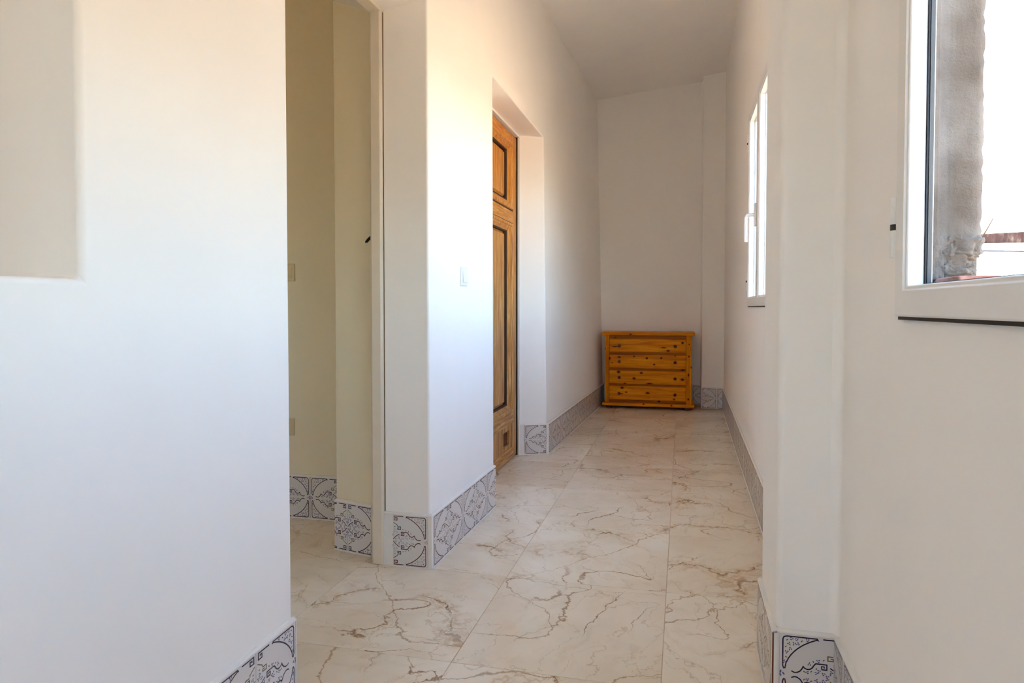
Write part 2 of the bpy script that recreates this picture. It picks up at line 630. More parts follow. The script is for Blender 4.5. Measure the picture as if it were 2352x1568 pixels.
bm = NB()
zs = [0, 2.147, 3.47]
cellwall(bm, [(-0.931, 2.437, -0.002), (-0.914, 3.285, -0.002), (-0.892, 4.562, -0.012), (-0.800, 7.16, -0.022)],
         [(-1.165, 2.437), (-1.073, 3.62), (-1.074, 4.482), (-1.30, 7.16)], zs, {(1, 0)})
tag(obj('wall_left_corridor', bm, 'plaster', bevel=0.010, seg=3), 'long white left corridor wall with a recessed wooden door', 'wall', 'structure')

bm = NB()
prism(bm, [(-1.164, 2.46), (-1.172, 2.49), (-1.20, 2.503), (-1.385, 2.548), (-1.385, 2.885), (-4.15, 2.885), (-4.15, 3.2), (-1.164, 3.2)], 0, 3.47)
tag(obj('wall_side_room', bm, 'cream_paint', bevel=0.008, seg=3), 'cream wall of the side room behind the doorway', 'wall', 'structure')
bm = NB()
box(bm, -4.25, -4.1, -2.9, 7.5, -0.1, 3.47)
tag(obj('wall_outer_left', bm, 'cream_paint'), 'far cream wall of the side room', 'wall', 'structure')
bm = NB()
box(bm, -1.50, -1.32, 3.2, 7.5, 0, 3.47)
tag(obj('wall_behind_door', bm, 'dark_void'), 'unlit wall behind the closed wooden door', 'wall', 'structure')

# ------------------------------------------------------------------ end walls
bm = NB()
prism(bm, [(-1.4, 7.13), (0.185, 7.205), (0.187, 7.005), (0.41, 6.985), (0.62, 6.985), (0.62, 7.5), (-4.2, 7.5), (-4.2, 7.13)], 0, 3.47)
tag(obj('wall_back', bm, 'plaster', bevel=0.012, seg=3), 'shaded white end wall with a shallow pilaster behind the chest', 'wall', 'structure')
bm = NB()
zs = [0, 0.9, 2.1, 3.47]
xs = [-4.2, -3.4, -2.0, -0.80, 0.10, 0.62]
cellwall(bm, [(x, -2.75) for x in xs], [(x, -2.9) for x in xs], zs, {(1, 1), (3, 1)})
tag(obj('wall_front', bm, 'plaster'), 'white plaster wall behind the viewer with added window openings', 'wall', 'structure')

# ------------------------------------------------------------------ walls, right side
RX = 0.372
N0, N1, NZ0, NZ1 = 0.575, 1.309, 0.998, 1.626
bm = NB()
cellwall(bm, [(RX, -2.75), (RX, N0), (RX, N1), (RX, 1.90)], [(0.412, -2.75), (0.412, N0), (0.412, N1), (0.412, 1.90)],
         [0, NZ0, NZ1, 3.47], {(1, 1)})
tag(obj('wall_right', bm, 'plaster'), 'white plaster wall under and around the near window', 'wall', 'structure')
W0, W1, WZ0, WZ1 = 2.215, 4.090, 1.020, 2.074
rx = lambda y: 0.352 + 0.0094 * (y - 2.1) + 0.001
bm = NB()
ys = [2.0, W0, W1, 7.1]
cellwall(bm, [(rx(y), y) for y in ys], [(0.412, y) for y in ys], [0, WZ0, WZ1, 3.47], {(1, 1)})
tag(obj('wall_right_corridor', bm, 'plaster'), 'white right corridor wall around the far window', 'wall', 'structure')
bm = NB()
prism(bm, [(0.231, 1.777), (0.231, 2.098), (0.43, 2.098), (0.43, 1.777)], 0, 3.47)
tag(obj('wall_right_pilaster', bm, 'plaster', bevel=0.016, seg=4), 'white plaster pilaster between the two windows', 'wall', 'structure')
# coved inner corner where the pilaster meets the near wall
bm = NB()
cx, cyy, rr = RX - 0.022, 1.777 - 0.022, 0.022
arc = [(cx + rr * math.cos(a), cyy + rr * math.sin(a)) for a in [R(90 - 15 * s) for s in range(7)]]
prism(bm, [(RX + 0.004, 1.781)] + [(cx, 1.781)] + arc + [(RX + 0.004, cyy)], 0.0, 3.47)
tag(obj('wall_right_cove', bm, 'plaster', smooth=True, bevel=0.0005), 'soft plaster cove in the corner beside the pilaster', 'wall', 'structure')

# outer rendered leaf of the gallery wall
EX0, EX1 = 0.4125, 0.486
bm = NB()
cellwall(bm, [(EX0, -2.9), (EX0, 0.54), (EX0, 1.322), (EX0, W0 - 0.03), (EX0, W1 + 0.03), (EX0, 7.5)],
         [(EX1, -2.9), (EX1, 0.54), (EX1, 1.322), (EX1, W0 - 0.03), (EX1, W1 + 0.03), (EX1, 7.5)],
         [-0.3, 0.985, 2.10, 3.47], {(1, 1), (3, 1)})
ext = tag(obj('wall_exterior', bm, 'rough_render'), 'rough grey rendered outer wall seen through the near window', 'wall', 'structure')
random.seed(4)
bm = NB()   # worn edge of the reveal and the broken mortar at its foot
for (xa, xb, ya, yb, za, zb, am) in ((0.402, 0.485, 1.296, 1.325, 1.095, 2.10, 0.0016),):
    nx, nz = 8, 90
    g = [[bm.verts.new((xa + (xb - xa) * i / nx + (random.uniform(-am, am) if i == nx else 0) , ya + random.uniform(-am, am) + (0.008 if i == nx else 0) + (-0.002 if i in (0, 1) else 0.005 if i == 2 else 0.0),
                        za + (zb - za) * j / nz)) for i in range(nx + 1)] for j in range(nz + 1)]
    for j in range(nz):
        for i in range(nx):
            bm.faces.new((g[j][i], g[j][i + 1], g[j + 1][i + 1], g[j + 1][i]))
    for j in range(nz):
        for i in (0, nx):
            a, b = g[j][i], g[j + 1][i]
            c = bm.verts.new((b.co.x, yb, b.co.z)); d = bm.verts.new((a.co.x, yb, a.co.z))
            bm.faces.new((a, b, c, d))
obj('reveal_render', bm, 'rough_render', ext, smooth=True)


def lump(cx, cy_, cz, sx, sy, sz, seed, mat='rough_render', name='mortar_lump'):
    bm_ = NB()
    bmesh.ops.create_icosphere(bm_, subdivisions=5, radius=1.0)
    for v in bm_.verts:
        n = v.co.copy()
        q_ = n * 1.7 + Vector((seed * 3.1, seed * 1.7, seed))
        f = 1 + 0.26 * mnoise.noise(q_) + 0.16 * mnoise.noise(q_ * 2.6) + 0.07 * mnoise.noise(q_ * 6.0) + 0.03 * mnoise.noise(q_ * 13.0)
        e = lambda t_: math.copysign(abs(t_) ** 0.65, t_)
        v.co = Vector((cx + sx * e(n.x) * f, cy_ + sy * e(n.y) * f, cz + sz * e(n.z) * f))
    return obj(name, bm_, mat, ext, smooth=True)


lump(0.456, 1.316, 1.100, 0.030, 0.028, 0.022, 1)
lump(0.446, 1.320, 1.078, 0.026, 0.026, 0.020, 2)
lump(0.450, 1.318, 1.060, 0.028, 0.030, 0.014, 3)
lump(0.416, 1.318, 1.076, 0.014, 0.024, 0.040, 5)
for i_, by in enumerate((1.20, 0.955, 0.71, 0.565)):
    bm = NB()
    box(bm, 0.416, 0.478, by - 0.002, by + (0.235 if i_ < 3 else 0.14), 0.988, 1.049 if i_ == 0 else 1.020)
    obj('sill_brick', bm, 'old_brick', ext, bevel=0.004)

# ------------------------------------------------------------------ doorway frame on the left
tr = tag(empty('trim_1', (-1.14, 2.43, 0)), 'cream painted wooden frame lining the left doorway', 'door frame', 'structure')


def local(o, parent):
    o.parent = parent
    o.location = -Vector(parent.location)
    return o


bm = NB()
prism(bm, [(-1.117, 2.424), (-1.117, 2.460), (-1.168, 2.475), (-1.168, 2.428), (-1.160, 2.421), (-1.124, 2.419)], 0.002, 2.131)
local(obj('frame_post', bm, 'frame_paint', bevel=0.002), tr)
bm = NB()
prism(bm, [(-1.117, 1.54), (-1.117, 1.575), (-1.168, 1.575), (-1.168, 1.54)], 0.002, 2.131)
local(obj('frame_post', bm, 'frame_paint', bevel=0.002), tr)
bm = NB()
box(bm, -1.168, -1.117, 1.54, 2.425, 2.122, 2.165)
local(obj('frame_head', bm, 'frame_paint', bevel=0.002), tr)
bm = NB()
tube(bm, [(-1.160, 2.462, 1.288), (-1.168, 2.455, 1.281), (-1.184, 2.445, 1.263), (-1.190, 2.440, 1.253), (-1.189, 2.440, 1.250)], 0.0058, 10)
box(bm, -1.1705, -1.166, 2.445, 2.470, 1.235, 1.310)
gp = NB(); box(gp, -1.1172, -1.1138, 2.4348, 2.4372, 0.01, 2.122); local(obj('joint_line', gp, 'joint_brown'), tr)  # thin brown strip along the joint of post and jamb
hk = local(obj('latch_hook', bm, 'black_iron', smooth=False), tr)
hk['label'] = 'black iron latch hook'

# ------------------------------------------------------------------ baseboard tiles
TW, TH = 0.150, 0.198


def print_polys(variant):
    """flat print of one tile (keys on the left, spandrels on the right): list of (polygon, material slot)"""
    out = []
    W, Hh = TW, TH
    P = lambda u, v: (u * W, (1 - v) * Hh)

    def stroke(pts, w, slot, closed=False):
        q = [Vector(P(*p)) for p in pts]
        n = len(q)
        L, Rr = [], []
        for i in range(n):
            if closed:
                a, b, c = q[i - 1], q[i], q[(i + 1) % n]
            else:
                a, b, c = q[max(i - 1, 0)], q[i], q[min(i + 1, n - 1)]
            d1 = (b - a).normalized() if (b - a).length > 1e-9 else (c - b).normalized()
            d2 = (c - b).normalized() if (c - b).length > 1e-9 else d1
            t_ = (d1 + d2)
            t_ = t_.normalized() if t_.length > 1e-6 else d1
            nn = Vector((-t_.y, t_.x))
            k_ = 1.0 / max(0.55, nn.dot(Vector((-d1.y, d1.x))))
            L.append(b + nn * w / 2 * k_)
            Rr.append(b - nn * w / 2 * k_)
        for i in range(n if closed else n - 1):
            j = (i + 1) % n
            out.append(([L[i], Rr[i], Rr[j], L[j]], slot))

    def both(pts, w, slot, closed=False):
        stroke(pts, w, slot, closed)
        stroke([(u, 1 - v) for u, v in pts], w, slot, closed)

    A, Bv = 0.918, 0.510
    arc_ = []
    for s in range(13):
        u = 0.40 + (0.885 - 0.40) * s / 12
        v = 0.5 - Bv * math.sqrt(max(0.0, 1 - (u / A) ** 2))
        arc_.append((u, max(v, 0.042)))
    sp = [(0.40, 0.028), (0.875, 0.028), (0.92, 0.038), (0.937, 0.068), (0.937, 0.40), (0.922, 0.432), (0.90, 0.428)] + arc_[::-1] + [(0.385, 0.048)]
    lw = 0.0032
    both(sp, lw, 1, True)
    both([(0.31, 0.028), (0.052, 0.028), (0.052, 0.105), (0.135, 0.105), (0.135, 0.058), (0.092, 0.058), (0.092, 0.078)], lw, 1)
    both([(0.030, 0.150), (0.140, 0.202), (0.140, 0.225)], 0.0024, 3)
    both([(0.150, 0.232), (0.235, 0.232), (0.235, 0.285), (0.150, 0.285), (0.150, 0.258), (0.195, 0.258)], 0.0028, 3)
    both([(0.025, 0.480), (0.100, 0.420), (0.200, 0.372)], 0.0028, 1)
    both([(0.330, 0.400), (0.330, 0.362), (0.290, 0.362), (0.290, 0.382)], 0.0026, 1)
    med = [(0.330, 0.400), (0.250, 0.400), (0.250, 0.335), (0.42, 0.335), (0.445, 0.355), (0.475, 0.393), (0.51, 0.413), (0.555, 0.418), (0.595, 0.406), (0.615, 0.388),
           (0.635, 0.420), (0.665, 0.450), (0.71, 0.470), (0.755, 0.474), (0.80, 0.458)]
    both(med, lw, 1)
    rnd = random.Random(11)

    def flower(u, v, slot, r):
        c0 = Vector(P(u, v))
        n = 3 if slot == 2 else 1
        a0 = rnd.uniform(0, 6)
        for q_ in range(n):
            c = c0 + Vector((math.cos(a0 + 2.1 * q_), math.sin(a0 + 2.1 * q_))) * (r * 0.62 if n > 1 else 0.0)
            a1 = rnd.uniform(0, 3)
            rr_ = r * (0.62 if n > 1 else 1.0)
            pts = [c + Vector((math.cos(a1) * math.cos(t_) * rr_ - math.sin(a1) * math.sin(t_) * rr_ * 0.5,
                               math.sin(a1) * math.cos(t_) * rr_ + math.cos(a1) * math.sin(t_) * rr_ * 0.5)) for t_ in [math.pi * i_ / 3 for i_ in range(6)]]
            out.append((pts, slot))

    spots = [(0.55, .055), (0.64, .075), (0.72, .060), (0.80, .055), (0.87, .075), (0.76, .115), (0.84, .120), (0.89, .160), (0.82, .185),
             (0.875, .225), (0.885, .290), (0.905, .350), (0.70, .115),
             (0.07, .235), (0.05, .335), (0.12, .345), (0.30, .285), (0.38, .300), (0.10, .475), (0.19, .455), (0.18, .425), (0.30, .455), (0.41, .400), (0.41, .455),
             (0.37, .425), (0.49, .440), (0.55, .455), (0.52, .350), (0.46, .315), (0.02, .395), (0.08, .290), (0.60, .450), (0.24, .485)]
    for i, (u, v) in enumerate(spots):
        slot = 2 if i % 3 != 1 else 3
        flower(u, v, slot, 0.0046 if slot == 2 else 0.0030)
        flower(u, 1 - v, slot, 0.0046 if slot == 2 else 0.0030)
    flower(0.955, 0.5, 2, 0.0075)
    return out


def make_tile_mesh(variant, mirror, u0=0.0, u1=1.0, raw_edge=False):
    bm_ = NB()
    g, dp = 0.0020, 0.0075
    x0, x1, z0, z1 = g, TW - g, 0.0, TH
    c = 0.0010
    bk = [bm_.verts.new(p) for p in ((x0, 0, z0), (x1, 0, z0), (x1, 0, z1), (x0, 0, z1))]
    md = [bm_.verts.new(p) for p in ((x0, -dp + c, z0), (x1, -dp + c, z0), (x1, -dp + c, z1), (x0, -dp + c, z1))]
    fr = [bm_.verts.new(p) for p in ((x0 + c, -dp, z0 + c), (x1 - c, -dp, z0 + c), (x1 - c, -dp, z1 - c), (x0 + c, -dp, z1 - c))]
    for s in range(4):
        bm_.faces.new((bk[s], bk[(s + 1) % 4], md[(s + 1) % 4], md[s])).material_index = 4
        bm_.faces.new((md[s], md[(s + 1) % 4], fr[(s + 1) % 4], fr[s]))
    bm_.faces.new(fr)
    for poly, slot in print_polys(variant):
        vs_ = [bm_.verts.new((p.x, -dp - (0.00018 if slot == 1 else 0.00012), p.y)) for p in poly]
        bm_.faces.new(vs_).material_index = slot
    if mirror:
        for v in bm_.verts:
            v.co.x = TW - v.co.x
    for u, sgn in ((u0, -1), (u1, 1)):
        if (sgn < 0 and u > 0.001) or (sgn > 0 and u < 0.999):
            bmesh.ops.bisect_plane(bm_, geom=bm_.verts[:] + bm_.edges[:] + bm_.faces[:], plane_co=(u * TW, 0, 0), plane_no=(sgn, 0, 0), clear_outer=True)
    # all faces look towards -y (the room) or outwards
    for f in bm_.faces:
        f.normal_update()
        if f.material_index in (1, 2, 3) and f.normal.y > 0:
            f.normal_flip()
    bmesh.ops.recalc_face_normals(bm_, faces=[f for f in bm_.faces if f.material_index in (0, 4)])
    me = bpy.data.meshes.new('baseboard_tile')
    bm_.to_mesh(me)
    bm_.free()
    slots = ['tile_glaze'] + (['print_navy', 'print_violet', 'print_olive'] if variant == 'navy' else ['print_brown', 'print_grey', 'print_dark']) + ['tile_biscuit' if raw_edge else 'grout_white']
    for s in slots:
        me.materials.append(M[s])
    return me


TM = {}


def tile_mesh(variant, mirror, u0=0.0, u1=1.0, raw_edge=False):
    key = (variant, mirror, round(u0, 2), round(u1, 2), raw_edge)
    if key not in TM:
        TM[key] = make_tile_mesh(variant, mirror, key[2], key[3], raw_edge)
    return TM[key]


def baseboard(name, p0, p1, tw, variant, first_key_left, start=0.0, stop=None, label='', open_left=False, open_right=False, corner_right=0.0):
    """tiles from p0 to p1 as seen left to right from the room; first_key_left: first tile has its key corners on the left"""
    a, b = Vector(p0), Vector(p1)
    L = (b - a).length
    d = (b - a).normalized()
    ang = math.atan2(d.y, d.x)
    base = NB()
    # bedding strip, top fillet and floor joint (local frame: x along run, -y into the room)
    x0b = 0.0 if not open_left else 0.004
    box(base, x0b, L, -0.0065, 0.0, 0.0, 0.2035)
    prof = [(0.0, 0.2005), (-0.0115, 0.2005), (-0.0115, 0.2035), (-0.006, 0.2075), (0.0, 0.2085)]
    va = [base.verts.new((x0b, y, z)) for y, z in prof]
    vb = [base.verts.new((L, y, z)) for y, z in prof]
    for i in range(5):
        base.faces.new((va[i], va[(i + 1) % 5], vb[(i + 1) % 5], vb[i]))
    base.faces.new(va[::-1]); base.faces.new(vb)
    box(base, x0b, L, -0.0150, 0.0, 0.0, 0.0028)
    if not open_left:
        box(base, 0.0, 0.0032, -0.0112, 0.0, 0.0, 0.203)
    if not open_right:
        box(base, L - 0.0032, L + corner_right, -0.0112, 0.0, 0.0, 0.2045)
    o = obj(name, base, 'grout_white')
    o.location = (a.x, a.y, 0)
    o.rotation_euler = (0, 0, ang)
    tag(o, label, 'baseboard', 'structure')
    stop = L if stop is None else stop
    s = start
    i = 0
    while s < stop - 0.012:
        key_left = first_key_left if i % 2 == 0 else not first_key_left
        e = s + tw
        u0 = max(0.0, (0.0 - s) / tw)
        u1 = min(1.0, (stop - s) / tw)
        if u1 - u0 > 0.06:
            t_ = bpy.data.objects.new('baseboard_tile', tile_mesh(variant, not key_left, u0, u1, open_right))
            C.objects.link(t_)
            t_.parent = o
            t_.location = (s, -0.004, 0.0025)
            t_.scale = (tw / TW, 1, 1)
        s = e
        i += 1
    return o


baseboard('baseboard_left', (NX, 0.008), (NX, 1.540), 0.168, 'navy', True, start=1.528 - 9 * 0.168, label='navy patterned tile skirting along the bright left wall')
baseboard('baseboard_left_jamb', (-1.117, 2.437), (-0.931, 2.437), 0.146, 'brown', True, start=0.036, corner_right=0.011, label='single brown patterned skirting tile on the doorway jamb')
baseboard('baseboard_left_middle', (-0.931, 2.437), (-0.914, 3.285), 0.173, 'brown', False, start=0.004, label='brown patterned tile skirting below the light switch')
baseboard('baseboard_door_jamb', (-1.074, 4.482), (-0.892, 4.562), 0.156, 'brown', False, start=0.040, corner_right=0.011, label='single brown patterned skirting tile beside the wooden door')
baseboard('baseboard_left_corridor', (-0.892, 4.562), (-0.800, 7.14), 0.172, 'brown', True, start=-0.09, label='brown patterned tile skirting along the left wall to the chest')
baseboard('baseboard_back', (-0.80, 7.158), (0.185, 7.205), 0.148, 'brown', False, start=0.985 - 6.55 * 0.148, label='brown patterned tile skirting behind the pine chest')
baseboard('baseboard_back_pilaster', (0.187, 7.005), (0.393, 6.986), 0.146, 'brown', True, start=0.003, label='two brown patterned skirting tiles right of the pine chest')
baseboard('baseboard_right_corridor', (rx(6.98), 6.98), (rx(2.1), 2.1), 0.172, 'brown', False, start=-0.06, label='brown patterned tile skirting along the right corridor wall')
baseboard('baseboard_pilaster_side', (0.231, 2.098), (0.231, 1.764), 0.166, 'brown', False, start=0.002, label='brown patterned tile skirting on the side of the right pilaster', open_right=True)
baseboard('baseboard_pilaster_front', (0.231, 1.777), (RX, 1.777), 0.146, 'navy', False, start=0.005, label='navy patterned skirting tile on the front of the right pilaster')
baseboard('baseboard_right', (RX, 1.765), (RX, 0.20), 0.168, 'navy', True, start=-0.07, label='navy patterned tile skirting under the near window')
baseboard('baseboard_side_room', (-2.72, 2.885), (-1.385, 2.885), 0.146, 'navy', True, start=1.022 - 7 * 0.146, label='navy patterned tile skirting in the side room')
baseboard('baseboard_side_room_reveal', (-1.385, 2.548), (-1.20, 2.503), 0.146, 'navy', False, start=-0.078, label='navy patterned tile skirting on the splayed doorway reveal')


# ------------------------------------------------------------------ windows
def handle(parent, x, y, z):
    h = NB()
    box(h, x - 0.010, x, y - 0.013, y + 0.013, z - 0.058, z + 0.058)
    hp = obj('handle_plate', h, 'white_enamel', parent, bevel=0.004, seg=2)
    h = NB()
    tube(h, [(x - 0.008, y, z), (x - 0.030, y, z), (x - 0.044, y + 0.002, z - 0.004), (x - 0.050, y + 0.006, z - 0.016), (x - 0.050, y + 0.008, z - 0.06), (x - 0.049, y + 0.008, z - 0.135)], 0.0095, 12)
    obj('handle_lever', h, 'white_enamel', hp, bevel=0.003, seg=2)


def hinge(parent, x, y, z):
    h = NB()
    for a, b in ((z - 0.052, z - 0.005), (z + 0.005, z + 0.052)):
        lathe(h, [(0.0098, a), (0.0098, b)], Matrix.Translation((x, y, 0)), 14)
    hp = obj('hinge_barrel', h, 'white_enamel', parent, bevel=0.001)
    h = NB()
    lathe(h, [(0.0094, z - 0.0055), (0.0094, z + 0.0055)], Matrix.Translation((x, y, 0)), 14)
    obj('hinge_ring', h, 'black_rubber', hp)


def window(name, wall_x, y0, y1, z0, z1, label, handle_on, far_hinges, near_hinges, splits, seal='black_rubber'):
    root = tag(empty(name, (wall_x, (y0 + y1) / 2, z0)), label, 'window', 'structure')
    o0 = -Vector(root.location)
    xf = wall_x - 0.014                       # face of the sashes, just proud of the wall
    bm_ = NB()
    ring(bm_, y0 + 0.014, y1 - 0.014, z0 + 0.014, z1 - 0.014, [(0, xf + 0.0305), (0.0, xf + 0.044), (0.034, xf + 0.044), (0.034, xf + 0.0305)])
    fo = obj('outer_frame', bm_, 'white_enamel', root, bevel=0.0008)
    fo.location = o0
    ed = [y1] + list(splits) + [y0]
    for k_ in range(len(ed) - 1):
        b, a = ed[k_] - (0.002 if k_ else 0.0), ed[k_ + 1] + (0.002 if k_ < len(ed) - 2 else 0.0)
        bm_ = NB()
        ring(bm_, a, b, z0, z1, [(0.0, xf + 0.023), (0.0, xf + 0.003), (0.003, xf), (0.043, xf), (0.045, xf + 0.0025), (0.046, xf + 0.0040), (0.050, xf + 0.0040), (0.052, xf + 0.006), (0.052, xf + 0.030), (0.016, xf + 0.030), (0.016, xf + 0.023)])
        sf = obj('sash_frame', bm_, 'white_enamel', root, bevel=0.0008)
        sf.location = o0
        bm_ = NB()
        ring(bm_, a, b, z0, z1, [(0.050, xf + 0.0302), (0.050, xf + 0.0325), (0.0553, xf + 0.0325), (0.0553, xf + 0.0302)])
        obj('gasket', bm_, seal, sf)
        bm_ = NB()
        ring(bm_, a, b, z0, z1, [(0.047, xf + 0.0342), (0.047, xf + 0.0405), (0.0545, xf + 0.0405), (0.0545, xf + 0.0342)])
        obj('spacer_bar', bm_, 'gasket_grey' if seal == 'black_rubber' else seal, sf)
        bm_ = NB()
        box(bm_, xf + 0.0346, xf + 0.0386, a + 0.05, b - 0.05, z0 + 0.05, z1 - 0.05)
        obj('glass_pane', bm_, 'window_glass', sf)
        bm_ = NB()
        box(bm_, xf + 0.006, wall_x - 0.0005, a + 0.002, b - 0.002, z0 - 0.0055, z0 + 0.001)
        obj('sash_shadow_strip', bm_, 'sash_shadow', sf)  # dark strip painted as the shadow gap below the sash
        if k_ == 0 and handle_on:
            handle(sf, xf, a + 0.024, z0 + 0.455)
        for hz in (far_hinges if k_ == 0 else near_hinges if k_ == len(ed) - 2 else ()):
            hinge(sf, xf + 0.004, (b + 0.0102) if k_ == 0 else (a - 0.0102), hz)
    return root


window('window_1', RX, 0.552, 1.316, 0.984, 1.640, 'white framed near window with view of a rusted beam', False, (1.139, 1.592), (), ())  # out-of-view part kept small to hold back near daylight
window('window_2', 0.370, 2.195, 4.106, 1.006, 2.088, 'white framed far window with a white lever handle', True, (1.146, 1.926), (1.146, 1.926), (3.587, 3.066, 2.631), 'glare_seal')  # sashes hidden behind the pilaster are added for more corridor daylight

# unseen windows added behind the viewer to fill in daylight
for nm, x0, x1, lb in (('fill_window_3', -0.80, 0.10, 'unseen white framed window added behind the viewer for daylight fill'), ('fill_window_4', -3.4, -2.0, 'unseen white framed window added to light the side room')):
    gd = tag(empty(nm, ((x0 + x1) / 2, -2.80, 0.9)), lb, 'window', 'structure')
    xm = (x0 + x1) / 2
    for a, b in ((x0, xm - 0.002), (xm + 0.002, x1)):
        bm = NB()
        box(bm, a, a + 0.05, -2.85, -2.80, 0.9, 2.1); box(bm, b - 0.05, b, -2.85, -2.80, 0.9, 2.1)
        box(bm, a + 0.05, b - 0.05, -2.85, -2.80, 0.9, 0.95); box(bm, a + 0.05, b - 0.05, -2.85, -2.80, 2.05, 2.1)
        lf = obj('sash_frame', bm, 'white_enamel'); local(lf, gd)
        bm = NB()
        box(bm, a + 0.045, b - 0.045, -2.828, -2.824, 0.945, 2.055)
        obj('glass_pane', bm, 'window_glass', lf)

# ------------------------------------------------------------------ wooden door in the left wall
door = tag(empty('door_1', (-1.10, 4.07, 0)), 'old panelled oak door with a small vent in its recess', 'door', 'structure')
DX = -1.085
DY0, DY1 = 3.645, 4.470


def dpart(name, bm_, mat, bevel=0.003, parent=None):
    o = obj(name, bm_, mat, None, bevel=bevel)
    if parent is None:
        local(o, door)
    else:
        o.parent = parent
    return o


bm = NB(); box(bm, DX - 0.045, DX, DY1 - 0.118, DY1, 0.006, 2.126); dpart('stile', bm, 'door_wood')
bm = NB(); box(bm, DX - 0.045, DX, DY0, DY0 + 0.118, 0.006, 2.126); dpart('stile', bm, 'door_wood')
IY0, IY1 = DY0 + 0.118, DY1 - 0.118
for z0, z1, pr in ((2.060, 2.126, 0.0), (1.545, 1.628, 0.004), (0.236, 0.312, 0.006), (0.006, 0.078, 0.006)):
    bm = NB(); box(bm, DX - 0.043, DX + pr, IY0 - (0.02 if pr else 0), IY1 + (0.02 if pr else 0), z0, z1)
    dpart('rail', bm, 'door_wood_rail', 0.006)


def panel(z0, z1, depth, vent=False):
    # moulding steps down from the frame, a dark groove, then the raised field
    bm_ = NB()
    ring(bm_, IY0, IY1, z0, z1, [(0.0, DX - 0.03), (0.0, DX + 0.002), (0.006, DX + 0.016), (0.022, DX + 0.018), (0.027, DX + 0.008), (0.036, DX + 0.008), (0.041, DX + 0.003),
                                 (0.052, DX - 0.006), (0.060, DX - 0.010), (0.062, DX - 0.032)], 2.0)
    mo = dpart('panel_moulding', bm_, 'door_wood', 0.0015)
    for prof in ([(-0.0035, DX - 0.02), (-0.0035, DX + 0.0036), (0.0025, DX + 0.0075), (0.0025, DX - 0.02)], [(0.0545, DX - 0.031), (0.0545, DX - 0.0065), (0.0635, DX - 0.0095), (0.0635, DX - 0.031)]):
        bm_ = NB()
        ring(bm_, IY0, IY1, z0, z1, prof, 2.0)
        obj('dark_groove', bm_, 'groove_dark', mo)  # thin dark brown strips along both edges of the moulding
    bm_ = NB()
    box(bm_, DX - 0.040, DX - 0.030, IY0 + 0.10, IY1 - 0.10, z0 + 0.05, z1 - 0.05)
    dpart('panel_field', bm_, 'door_wood', 0.0)
    bm_ = NB()
    ring_lo, ring_hi = 0.070, 0.084
    lo = [(DX - 0.031, y, z) for y, z in ((IY0 + 2 * ring_lo, z0 + ring_lo), (IY1 - 2 * ring_lo, z0 + ring_lo), (IY1 - 2 * ring_lo, z1 - ring_lo), (IY0 + 2 * ring_lo, z1 - ring_lo))]
    hi = [(DX - 0.012, y, z) for y, z in ((IY0 + 2 * ring_hi - 0.014, z0 + ring_hi), (IY1 - 2 * ring_hi + 0.014, z0 + ring_hi), (IY1 - 2 * ring_hi + 0.014, z1 - ring_hi), (IY0 + 2 * ring_hi - 0.014, z1 - ring_hi))]
    lv = [bm_.verts.new(p) for p in lo]; hv = [bm_.verts.new(p) for p in hi]
    for s in range(4):
        bm_.faces.new((lv[s], lv[(s + 1) % 4], hv[(s + 1) % 4], hv[s]))
    bm_.faces.new(hv); bm_.faces.new(lv[::-1])
    dpart('raised_panel', bm_, 'door_wood', 0.002)


panel(1.628, 2.060, 0.012)
panel(0.312, 1.545, 0.012)
# bottom board with its louvred vent
VY0, VY1, VZ0, VZ1 = 4.150, 4.300, 0.103, 0.200
bm = NB()
x0, x1 = DX - 0.036, DX - 0.006
for (a, b, c, e) in ((IY0, VY0, 0.078, 0.236), (VY1, IY1, 0.078, 0.236), (VY0, VY1, 0.078, VZ0), (VY0, VY1, VZ1, 0.236)):
    box(bm, x0, x1, a, b, c, e)
bmesh.ops.remove_doubles(bm, verts=bm.verts, dist=1e-5)
dpart('bottom_panel', bm, 'door_wood', 0.0)
bm = NB(); box(bm, DX - 0.060, DX - 0.050, VY0 - 0.03, VY1 + 0.03, VZ0 - 0.03, VZ1 + 0.03)
dpart('vent_back', bm, 'dark_void', 0.0)
for i in range(7):
    bm = NB()
    z = VZ0 + 0.004 + i * 0.0138
    vv = [bm.verts.new(p) for p in ((DX - 0.030, VY0, z + 0.010), (DX - 0.030, VY1, z + 0.010), (DX - 0.018, VY1, z), (DX - 0.018, VY0, z))]
    v2 = [bm.verts.new((v.co.x, v.co.y, v.co.z - 0.0022)) for v in vv]
    bm.faces.new(vv); bm.faces.new(v2[::-1])
    for s in range(4):
        bm.faces.new((vv[s], v2[s], v2[(s + 1) % 4], vv[(s + 1) % 4]))
    dpart('vent_slat', bm, 'dark_foot', 0.0)
# white lining round the leaf
bm = NB()
prism(bm, [(-1.082, DY1 + 0.008), (-1.064, DY1 + 0.008), (-1.064, DY1 + 0.020), (-1.14, DY1 + 0.035), (-1.14, DY1 + 0.008)], 0.0, 2.16)
dpart('door_lining', bm, 'white_enamel', 0.001)
bm = NB(); box(bm, -1.14, -1.066, DY0 - 0.03, DY1 + 0.02, 2.134, 2.165); dpart('door_lining', bm, 'white_enamel', 0.001)
bm = NB(); box(bm, -1.14, -1.066, DY0 - 0.03, DY0 - 0.004, 0.0, 2.135); dpart('door_lining', bm, 'white_enamel', 0.001)
bm = NB(); box(bm, -1.125, -1.078, DY1 + 0.001, DY1 + 0.0085, 0.0, 2.134); dpart('door_gap_shade', bm, 'dark_void', 0.0)  # solid dark strip standing in for the shade in the gap
bm = NB(); box(bm, -1.160, -1.150, DY0 - 0.1, DY1 + 0.08, 0.0, 2.2); dpart('door_stop', bm, 'dark_void', 0.0)

